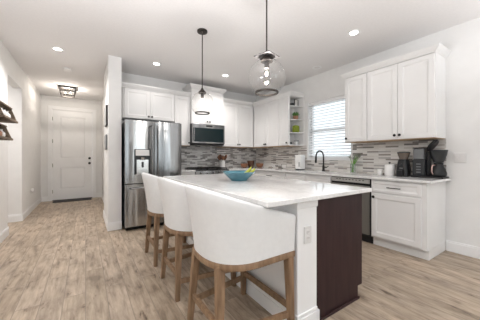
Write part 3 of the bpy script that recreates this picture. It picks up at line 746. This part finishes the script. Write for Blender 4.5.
# utensil crock by the range
t = thing('utensil_crock', 'white crock right of the range holding brown wooden utensils', 'crock', (2.67, 4.80, CT))
bm = BM(); lathe(bm, [(.06, .0005), (.066, .008), (.068, .17), (.071, .18), (.063, .18), (.06, .16), (.055, .02), (.005, .015)], (2.67, 4.80, CT), 28); obj('crock', bm, 'ceramic', t, True)
for k in range(9):
    a = k*.698+.3; c, s = math.cos(a), math.sin(a); r0, r1 = .03, .068+.008*(k % 2)
    p0 = (2.67+c*r0, 4.80+s*r0, CT+.03); p1 = (2.67+c*r1, 4.80+s*r1, CT+.205)
    bm = BM(); tube(bm, [p0, p1], .006, 8)
    q = Vector(p1); L = .085+.02*(k % 3)
    pr = [(.008, 0), (.032, L*.3), (.040, L*.6), (.030, L*.9), (.006, L)]
    rings = [[(q.x+r*math.cos(b)*.9+c*h*.2, q.y+r*math.sin(b)*.45+s*h*.2, q.z+h-.01) for b in [2*PI*j/12 for j in range(12)]] for r, h in pr]
    loft(bm, rings); obj('utensil', bm, 'bowlwooddark' if k % 2 else 'bowlwood', t, True)
# white appliance by the window
t = thing('countertop_canister', 'upright white boxy canister with black foot left of the faucet', 'canister', (3.63, 3.29, CT))
bm = BM(); box(bm, 3.56, 3.70, 3.215, 3.365, CT+.018, CT+.30, .016, 3); obj('body', bm, 'ceramic', t, True)
bm = BM(); box(bm, 3.57, 3.69, 3.225, 3.355, CT+.0005, CT+.018, .004); obj('foot', bm, 'blackpl', t)
bm = BM(); box(bm, 3.553, 3.561, 3.235, 3.268, CT+.07, CT+.16, .004); obj('front_slot', bm, 'matgrey', t)
# glass vase with stems
vx, vy = 3.66, 2.185
t = thing('flower_vase', 'clear glass vase of green stems on the countertop right of the faucet', 'vase', (vx, vy, CT))
bm = BM(); lathe(bm, [(.038, .0005), (.042, .006), (.044, .15), (.046, .155), (.043, .155), (.041, .012), (.005, .009)], (vx, vy, CT), 28); obj('vase', bm, 'vase', t, True)
rs = random.Random(3)
for k in range(9):
    a = rs.uniform(0, 2*PI); r0 = rs.uniform(0, .022); r1 = rs.uniform(.03, .085); h = rs.uniform(.20, .27)
    p = [(vx+r0*math.cos(a+2), vy+r0*math.sin(a+2), CT+.015), (vx+r0*.4*math.cos(a), vy+.4*r0*math.sin(a), CT+.12), (vx+r1*math.cos(a), vy+r1*math.sin(a), CT+h)]
    bm = BM(); tube(bm, p, [.0055, .005, .0035], 7); st_ = obj('stem', bm, 'stem', t, True)
    bm = BM(); q = Vector(p[2])
    for j in range(3):
        b = a+(j-1)*.9; d = Vector((math.cos(b)*.55, math.sin(b)*.55, .75-.2*j)).normalized(); s_ = d.cross(Vector((0, 0, 1))).normalized()
        Lf = rs.uniform(.055, .085)
        n_ = s_.cross(d)
        ring = lambda f_, w_: [q+d*Lf*f_+s_*w_, q+d*Lf*f_+n_*.002, q+d*Lf*f_-s_*w_, q+d*Lf*f_-n_*.002]
        loft(bm, [ring(0, .002), ring(.35, .011), ring(.7, .009), ring(1, .001)])
    obj('leaf', bm, 'leafg', st_, True)
# sugar canister, small cup
t = thing('sugar_canister', 'white ceramic canister with black knob on lid beside the grinder', 'canister', (3.62, 1.612, CT))
bm = BM(); lathe(bm, [(.058, .0005), (.064, .008), (.066, .13), (.062, .14)], (3.62, 1.612, CT), 32); obj('body', bm, 'ceramic', t, True)
bm = BM(); lathe(bm, [(.066, .1405), (.067, .152), (.05, .162), (.01, .166)], (3.62, 1.612, CT), 32); o = obj('lid', bm, 'ceramic', t, True)
bm = BM(); lathe(bm, [(.006, .165), (.007, .172), (.014, .178), (.014, .188), (.006, .193)], (3.62, 1.612, CT), 16); obj('knob', bm, 'blackpl', o, True)
t = thing('mug', 'small white mug left of the white canister', 'mug', (3.60, 1.735, CT))
bm = BM(); lathe(bm, [(.03, .0005), (.034, .006), (.036, .085), (.033, .085), (.031, .01), (.004, .008)], (3.60, 1.735, CT), 24); obj('cup', bm, 'ceramic', t, True)
bm = BM(); tube(bm, [(3.572, 1.715, CT+.07), (3.553, 1.70, CT+.068), (3.546, 1.694, CT+.045), (3.553, 1.70, CT+.022), (3.572, 1.715, CT+.02)], .005, 8); obj('handle', bm, 'ceramic', t, True)

# coffee grinder
gx, gy = 3.63, 1.44
t = thing('coffee_grinder', 'black coffee grinder with smoky brown bean hopper', 'grinder', (gx, gy, CT))
bm = BM()
def rsq(cx, cy, w, d, z, n=24, ex=.45):
    out = []
    for i in range(n):
        a = 2*PI*i/n; c, s = math.cos(a), math.sin(a)
        out.append((cx+w*math.copysign(abs(c)**ex, c), cy+d*math.copysign(abs(s)**ex, s), z))
    return out
loft(bm, [rsq(gx, gy, .082, .072, CT+.0005), rsq(gx, gy, .084, .074, CT+.015), rsq(gx, gy, .076, .070, CT+.11), rsq(gx, gy, .062, .058, CT+.20), rsq(gx, gy, .05, .05, CT+.232)])
obj('body', bm, 'blackpl', t, True, 60)
bm = BM(); lathe(bm, [(.045, .2325), (.05, .24), (.072, .31), (.074, .318)], (gx, gy, CT), 28); hp = obj('hopper', bm, 'hoop', t, True)
bm = BM(); lathe(bm, [(.075, .3185), (.076, .328), (.055, .336), (.01, .338)], (gx, gy, CT), 28); obj('lid', bm, 'darkgrey', hp, True)
bm = BM(); box(bm, gx-.13, gx-.078, gy-.035, gy+.035, CT+.0005, CT+.085, .008); cu = obj('grounds_cup', bm, 'blackpl', t)
bm = BM(); lathe(bm, [(.022, 0), (.022, .012), (.016, .016)], (gx-.074, gy, CT+.155), 18, '-x'); obj('dial', bm, 'darkgrey', t, True)
bm = BM(); box(bm, gx-.082, gx-.074, gy-.02, gy+.02, CT+.105, CT+.122, .003); obj('button', bm, 'grey', t)

# drip coffee maker
t = thing('coffee_maker', 'black and grey drip coffee maker with carafe at the counter end', 'coffee maker', (3.68, 1.17, CT))
bm = BM(); box(bm, 3.57, 3.79, 1.0, 1.34, CT+.0005, CT+.022, .008, 3); obj('base', bm, 'blackpl', t)
bm = BM(); box(bm, 3.60, 3.76, 1.195, 1.328, CT+.0225, CT+.235, .010, 2); tk = obj('tank_housing', bm, 'darkgrey', t)
bm = BM(); box(bm, 3.605, 3.755, 1.203, 1.322, CT+.236, CT+.375, .012, 2); obj('water_tank', bm, 'grey', t)
bm = BM(); box(bm, 3.60, 3.76, 1.20, 1.328, CT+.3755, CT+.388, .005, 2); obj('tank_lid', bm, 'blackpl', t)
bm = BM()
for k in range(4): box(bm, 3.596, 3.601, 1.235, 1.285, CT+.06+k*.035, CT+.075+k*.035, .002, 1)
obj('buttons', bm, 'grey', tk)
bm = BM(); box(bm, 3.655, 3.72, 1.157, 1.194, CT+.0225, CT+.330, .008, 2); obj('tower', bm, 'blackpl', t)
cx, cy = 3.685, 1.078
bm = BM(); lathe(bm, [(.034, .195), (.05, .20), (.082, .29), (.092, .345), (.092, .352), (.08, .352)], (cx, cy, CT), 32); bk = obj('brew_basket', bm, 'darkgrey', t, True)
bm = BM()
rot = Matrix.Translation((cx-.03, 1.18, CT+.336)) @ Matrix.Rotation(math.radians(-55), 4, 'X')
lathe(bm, [(.004, -.016), (.080, -.016), (.086, 0), (.076, .016), (.01, .022)], (0, -.09, 0), 28); bmesh.ops.transform(bm, matrix=rot, verts=bm.verts[:]); bmesh.ops.scale(bm, vec=(1, 1, 1), verts=bm.verts[:])
obj('basket_lid', bm, 'blackpl', t, True)
bm = BM(); lathe(bm, [(.07, .023), (.082, .035), (.083, .065), (.068, .12), (.046, .165), (.046, .18), (.05, .185)], (cx, cy, CT), 32); cf = obj('carafe', bm, 'blackpl', t, True)
bm = BM(); lathe(bm, [(.048, .1855), (.05, .192), (.02, .1945)], (cx, cy, CT), 24); obj('carafe_lid', bm, 'darkgrey', cf, True)
bm = BM(); tube(bm, [(cx-.045, cy+.02, CT+.165), (cx-.088, cy+.034, CT+.160), (cx-.097, cy+.037, CT+.13), (cx-.099, cy+.038, CT+.08), (cx-.082, cy+.03, CT+.05)], .0065, 10); obj('carafe_handle', bm, 'pink_glint', cf, True)  # pinkish handle colour imitates a highlight on the carafe

# things on the open end shelves
sx, sy = XR-.165, 3.455
def z_(i): return (UB+.02, SZ[0], SZ[1], SZ[2])[i]+.0005
for k, (dx_, r) in enumerate(((-.085, .030), (-.022, .034))):
    bm = BM(); lathe(bm, [(r*.55, 0), (r*.95, r*.5), (r, r), (r*.8, r*1.6), (r*.35, r*1.95), (.003, r*2)], (sx+dx_, sy+.03, z_(3)), 20)
    tag(obj('ornament', bm, 'darkgrey', None, True), ('small dark round ornament, left one on the top end shelf', 'small dark round ornament, right one on the top end shelf beside the frame')[k], 'ornament', 'ornaments on the top shelf')
t = thing('photo_frame', 'small black framed picture on the top end shelf', 'picture frame', (sx+.06, sy+.03, z_(3)))
bm = BM(); x0, x1, z0, z1, y0, y1 = sx+.01, sx+.12, z_(3), z_(3)+.15, sy+.01, sy+.025
for a in ((x0, x0+.01, z0, z1), (x1-.01, x1, z0, z1), (x0+.01, x1-.01, z0, z0+.01), (x0+.01, x1-.01, z1-.01, z1)): box(bm, a[0], a[1], y0, y1, a[2], a[3])
obj('frame', bm, 'black', t)
bm = BM(); box(bm, x0+.01, x1-.01, y0+.006, y1-.002, z0+.01, z1-.01); obj('picture', bm, 'paper', t)
t = thing('potted_succulent', 'green succulent in a terracotta pot on the upper end shelf', 'potted plant', (sx+.03, sy, z_(2)))
bm = BM(); lathe(bm, [(.042, 0), (.056, .065), (.058, .075), (.05, .075), (.046, .06), (.004, .058)], (sx+.03, sy, z_(2)), 24); obj('pot', bm, 'terra', t, True)
bm = BM()
for k in range(22):
    a = k*2.4; tl = .25+.9*(k/22); L = .115-.02*k/22; d = Vector((math.cos(a)*math.sin(tl), math.sin(a)*math.sin(tl), math.cos(tl))); p = Vector((sx+.03, sy, z_(2)+.06))
    tube(bm, [p, p+d*L*.4, p+d*L*.8, p+d*L], [.006, .011, .008, .002], 6)
obj('foliage', bm, 'leaf', t, True)
bm = BM(); box(bm, sx-.025, sx+.115, sy-.04, sy+.06, z_(1), z_(1)+.155, .03, 3); tag(obj('moss_cube', bm, 'moss', None, True), 'yellow-green mossy block on the lower end shelf', 'decoration')
bm = BM(); lathe(bm, [(.024, 0), (.030, .025), (.024, .05), (.006, .056)], (sx-.075, sy+.04, z_(0)), 18); tag(obj('ornament', bm, 'darkgrey', None, True), 'small dark pot on the lowest end shelf', 'ornament')
t = thing('cup', 'small white and grey cup on the lowest end shelf', 'cup', (sx+.05, sy, z_(0)))
bm = BM(); lathe(bm, [(.022, 0), (.042, .036), (.050, .10), (.046, .10), (.036, .036), (.003, .014)], (sx+.05, sy, z_(0)), 22); obj('body', bm, 'ceramic', t, True)
bm = BM(); lathe(bm, [(.0475, .065), (.0505, .078), (.0505, .092)], (sx+.05, sy, z_(0)), 22, cap0=False, cap1=False); obj('band', bm, 'grey', t, True)

# ------------------------------------------------------------------ pendants
def pendant(label, x, y, zc, plate, pw):
    R = .151
    t = thing('pendant_lamp', label, 'pendant lamp', (x, y, zc), 'glass globe pendants')
    bm = BM(); lathe(bm, [(.064, H-.022), (.066, H-.016), (.064, H-.0005)], (x, y, 0), 28); lathe(bm, [(.012, H-.05), (.03, H-.022)], (x, y, 0), 16); obj('canopy', bm, 'bronze', t, True)
    bm = BM(); tube(bm, [(x, y, H-.03), (x, y, zc+R+.02)], .0065, 10); obj('rod', bm, 'bronze', t, True)
    bm = BM(); lathe(bm, [(.05, zc+R-.02), (.048, zc+R+.0), (.03, zc+R+.018), (.014, zc+R+.04), (.01, zc+R+.055)], (x, y, 0), 24); obj('cap', bm, 'bronze', t, True)
    if plate:
        bm = BM(); box(bm, -.075, .075, -.075, .075, -.003, .003); bmesh.ops.transform(bm, matrix=Matrix.Translation((x, y, zc+R+.022)) @ Matrix.Rotation(.25, 4, 'Z'), verts=bm.verts[:]); obj('top_plate', bm, 'plate', t)
    bm = BM(); tube(bm, [(x, y, zc+R-.02), (x, y, zc+R-.075)], .019, 14); obj('socket', bm, 'bronze', t, True)
    bm = BM(); lathe(bm, [(.012, zc+R-.0755), (.015, zc+R-.088), (.024, zc+R-.108), (.025, zc+R-.118), (.017, zc+R-.134), (.003, zc+R-.139)], (x, y, 0), 20); obj('bulb', bm, 'bulbglass', t, True)
    bm = BM(); pr = []
    a0, a1 = math.asin(.048/R), PI-math.asin(.092/R)
    for k in range(33):
        a = a0+(a1-a0)*k/32; pr.append((R*math.sin(a), zc+R*math.cos(a)))
    lathe(bm, pr, (x, y, 0), 48, cap0=False, cap1=False); obj('globe', bm, 'glass', t, True, 80)
    bm = BM(); zb = zc+R*math.cos(a1); lathe(bm, [(.084, zb-.008), (.094, zb-.008), (.096, zb+.002), (.094, zb+.008), (.084, zb+.006), (.084, zb-.008)], (x, y, 0), 40, cap0=False, cap1=False); obj('bottom_ring', bm, 'bronze', t, True)
    l = bpy.data.lights.new('pendant_light', 'POINT'); l.energy = pw; l.color = (1, .965, .945); l.shadow_soft_size = .014
    o = bpy.data.objects.new('pendant_light', l); COL.objects.link(o); o.parent = t; o.location = (0, 0, R-.112)
pendant('clear glass globe pendant hanging nearer the camera over the island', 1.225, 1.465, 1.822, True, 15)
pendant('clear glass globe pendant hanging farther back, near the refrigerator', 1.25, 2.775, 1.862, False, 6)

# ------------------------------------------------------------------ ceiling fittings
def downlight(label, x, y, on=True, p=16):
    t = thing('recessed_light', label, 'ceiling light', (x, y, H), 'recessed ceiling lights')
    bm = BM(); lathe(bm, [(.052, H-.004), (.078, H-.006), (.082, H-.0005), (.052, H-.0005), (.052, H-.004)], (x, y, 0), 32, cap0=False, cap1=False); obj('trim_ring', bm, 'trim', t, True)
    bm = BM(); lathe(bm, [(.052, H-.003), (.03, H-.0035), (.002, H-.004)], (x, y, 0), 28); obj('lens', bm, 'lamp' if on else 'plastic', t, True)
    if on:
        l = bpy.data.lights.new('recessed_beam', 'SPOT'); l.energy = p; l.color = (1, .965, .94); l.spot_size = 2.5; l.spot_blend = .8; l.shadow_soft_size = .06
        o = bpy.data.objects.new('recessed_beam', l); COL.objects.link(o); o.parent = t; o.location = (0, 0, -.02)
for lab, x, y, on, p in (('recessed ceiling light over the left floor before the hall', -.35, 4.44, True, 105),
                      ('recessed ceiling light before the refrigerator cabinets', 1.03, 4.20, True, 15),
                      ('recessed ceiling light before the microwave', 2.32, 4.05, True, 74),
                      ('recessed ceiling light before the two-door cabinet above the coffee maker', 2.92, 1.73, True, 3),
                      ('unlit recessed ceiling light above the sink', 3.50, 2.77, False, 0)):
    downlight(lab, x, y, on, p)
downlight('added unseen recessed ceiling light in the side passage', -1.6, 5.3, True, 55)  # lamp added out of view to brighten the wall in the side opening
for x, y in ((.2, .2), (2.6, -.4), (.2, -2.3), (2.6, -2.3)): downlight('added unseen recessed ceiling light of the living room', x, y, True, 3)  # unseen lamps added behind the camera to even out the brightness
bm = BM(); lathe(bm, [(.068, H-.0005), (.068, H-.014), (.058, H-.028), (.02, H-.034), (.002, H-.034)], (-.28, 5.34, 0), 28); tag(obj('smoke_detector', bm, 'plastic', None, True), 'round white smoke detector on the hall ceiling', 'smoke detector')
# square lantern flush to the hall ceiling
lx, ly = -.35, 6.82
t = thing('ceiling_lantern', 'black square frame ceiling light with glowing bulb in the hall', 'ceiling light', (lx, ly, H))
bm = BM(); box(bm, lx-.165, lx+.165, ly-.165, ly+.165, H-.03, H-.0005, .003); obj('mount_plate', bm, 'bronze', t)
bm = BM(); Q = .155; q2 = .125
zt, zb = H-.03, H-.19
for sx_ in (-1, 1):
    for sy_ in (-1, 1): bar(bm, (lx+sx_*Q, ly+sy_*Q, zt), (lx+sx_*q2, ly+sy_*q2, zb), .014, .014)
for z, q in ((H-.105, .141), (zb, q2)):
    for s in (-1, 1):
        bar(bm, (lx-q, ly+s*q, z), (lx+q, ly+s*q, z), .013, .013); bar(bm, (lx+s*q, ly-q, z), (lx+s*q, ly+q, z), .013, .013)
obj('frame', bm, 'bronze', t)
for dx_ in (-.05, .05):
    bm = BM(); tube(bm, [(lx+dx_, ly, H-.03), (lx+dx_, ly, H-.07)], .014, 12); so = obj('socket', bm, 'bronze', t, True)
    bm = BM(); lathe(bm, [(.010, H-.0705), (.022, H-.10), (.026, H-.118), (.016, H-.14), (.002, H-.144)], (lx+dx_, ly, 0), 16); obj('bulb', bm, 'bulbglass', t, True)
bm = BM()
loft(bm, [[(lx-q, ly-q, z), (lx+q, ly-q, z), (lx+q, ly+q, z), (lx-q, ly+q, z)] for q, z in ((Q-.002, zt), (q2-.002, zb))], cap0=False, cap1=False); obj('glass', bm, 'glass', t)
for dx_ in (-.05, .05):
    l = bpy.data.lights.new('lantern_light', 'POINT'); l.energy = 11; l.color = (1, .93, .86); l.shadow_soft_size = .014
    o = bpy.data.objects.new('lantern_light', l); COL.objects.link(o); o.parent = t; o.location = (dx_, 0, -.115)

# ------------------------------------------------------------------ wall decor
def hall_frame(label, y0, y1, z0, z1, m, mi):
    t = thing('picture_frame', label, 'picture frame', (.303, (y0+y1)/2, z0))
    bm = BM(); xf = .303-.028
    box(bm, xf, .3025, y0, y1, z0, z1, .012, 3); obj('frame', bm, m, t, True)
    bm = BM(); box(bm, xf-.003, xf+.004, y0+.014, y1-.014, z0+.014, z1-.014, .002); obj('picture', bm, mi, t)
hall_frame('upper black framed picture on the hall partition', 4.36, 4.66, 1.69, 2.03, 'black', 'matgrey')
hall_frame('lower grey framed picture on the hall partition', 4.45, 4.72, 1.30, 1.555, 'grey', 'matgrey')

def crate(label, y0, y1, z0, z1):
    t = thing('wall_shelf_box', label, 'wall shelf', (XL, (y0+y1)/2, z0), 'rustic display boxes on the left wall')
    x0 = XL+.001; x1 = XL+.185; xt = XL+.13; T_ = .018
    bm = BM(); box(bm, x0, x1+.01, y0-.01, y1+.012, z0, z0+.026, .003, 1); obj('bottom_board', bm, 'rustic', t)
    bm = BM(); box(bm, x0, xt+.01, y0, y1, z1-T_, z1, .003, 1); obj('top_board', bm, 'rustic', t)
    for ya, yb in ((y0, y0+T_), (y1-T_, y1)):
        bm = BM()
        loft(bm, [[(x0, ya, z0+.026), (x1, ya, z0+.026), (x1, yb, z0+.026), (x0, yb, z0+.026)], [(x0, ya, z1-T_), (xt, ya, z1-T_), (xt, yb, z1-T_), (x0, yb, z1-T_)]]); obj('side_board', bm, 'rustic', t)
    bm = BM(); box(bm, x0, x0+.008, y0+T_, y1-T_, z0+.026, z1-T_); obj('back_board', bm, 'rustic', t)
    return t
crate('upper weathered wood display box on the left wall', 3.78, 4.42, 1.645, 1.85)
crate('lower weathered wood display box on the left wall', 3.55, 4.15, 1.392, 1.578)
def jar(x, y, z, r, h, m, label, cat='ornament', grp=None):
    bm = BM(); lathe(bm, [(r*.7, 0), (r, h*.25), (r*.95, h*.6), (r*.5, h*.85), (r*.55, h), (r*.4, h), (.003, h*.9)], (x, y, z), 20); return tag(obj('ornament', bm, m, None, True), label, cat, grp)
for k in range(3):
    jar(XL+.09, 4.33-.13*k, 1.6715, .050, .12, 'ceramic', ('white pot in the upper wall box, nearest the hall', 'white pot in the middle of the upper wall box', 'white pot in the upper wall box, at its near end')[k], 'pot')
for k in range(3):
    jar(XL+.09, 4.07-.13*k, 1.4185, .052, .105, ('ceramic', 'terra', 'terra')[k], ('white pot in the lower wall box, nearest the hall', 'brown pot in the middle of the lower wall box', 'brown pot in the lower wall box, at its near end')[k], 'pot')
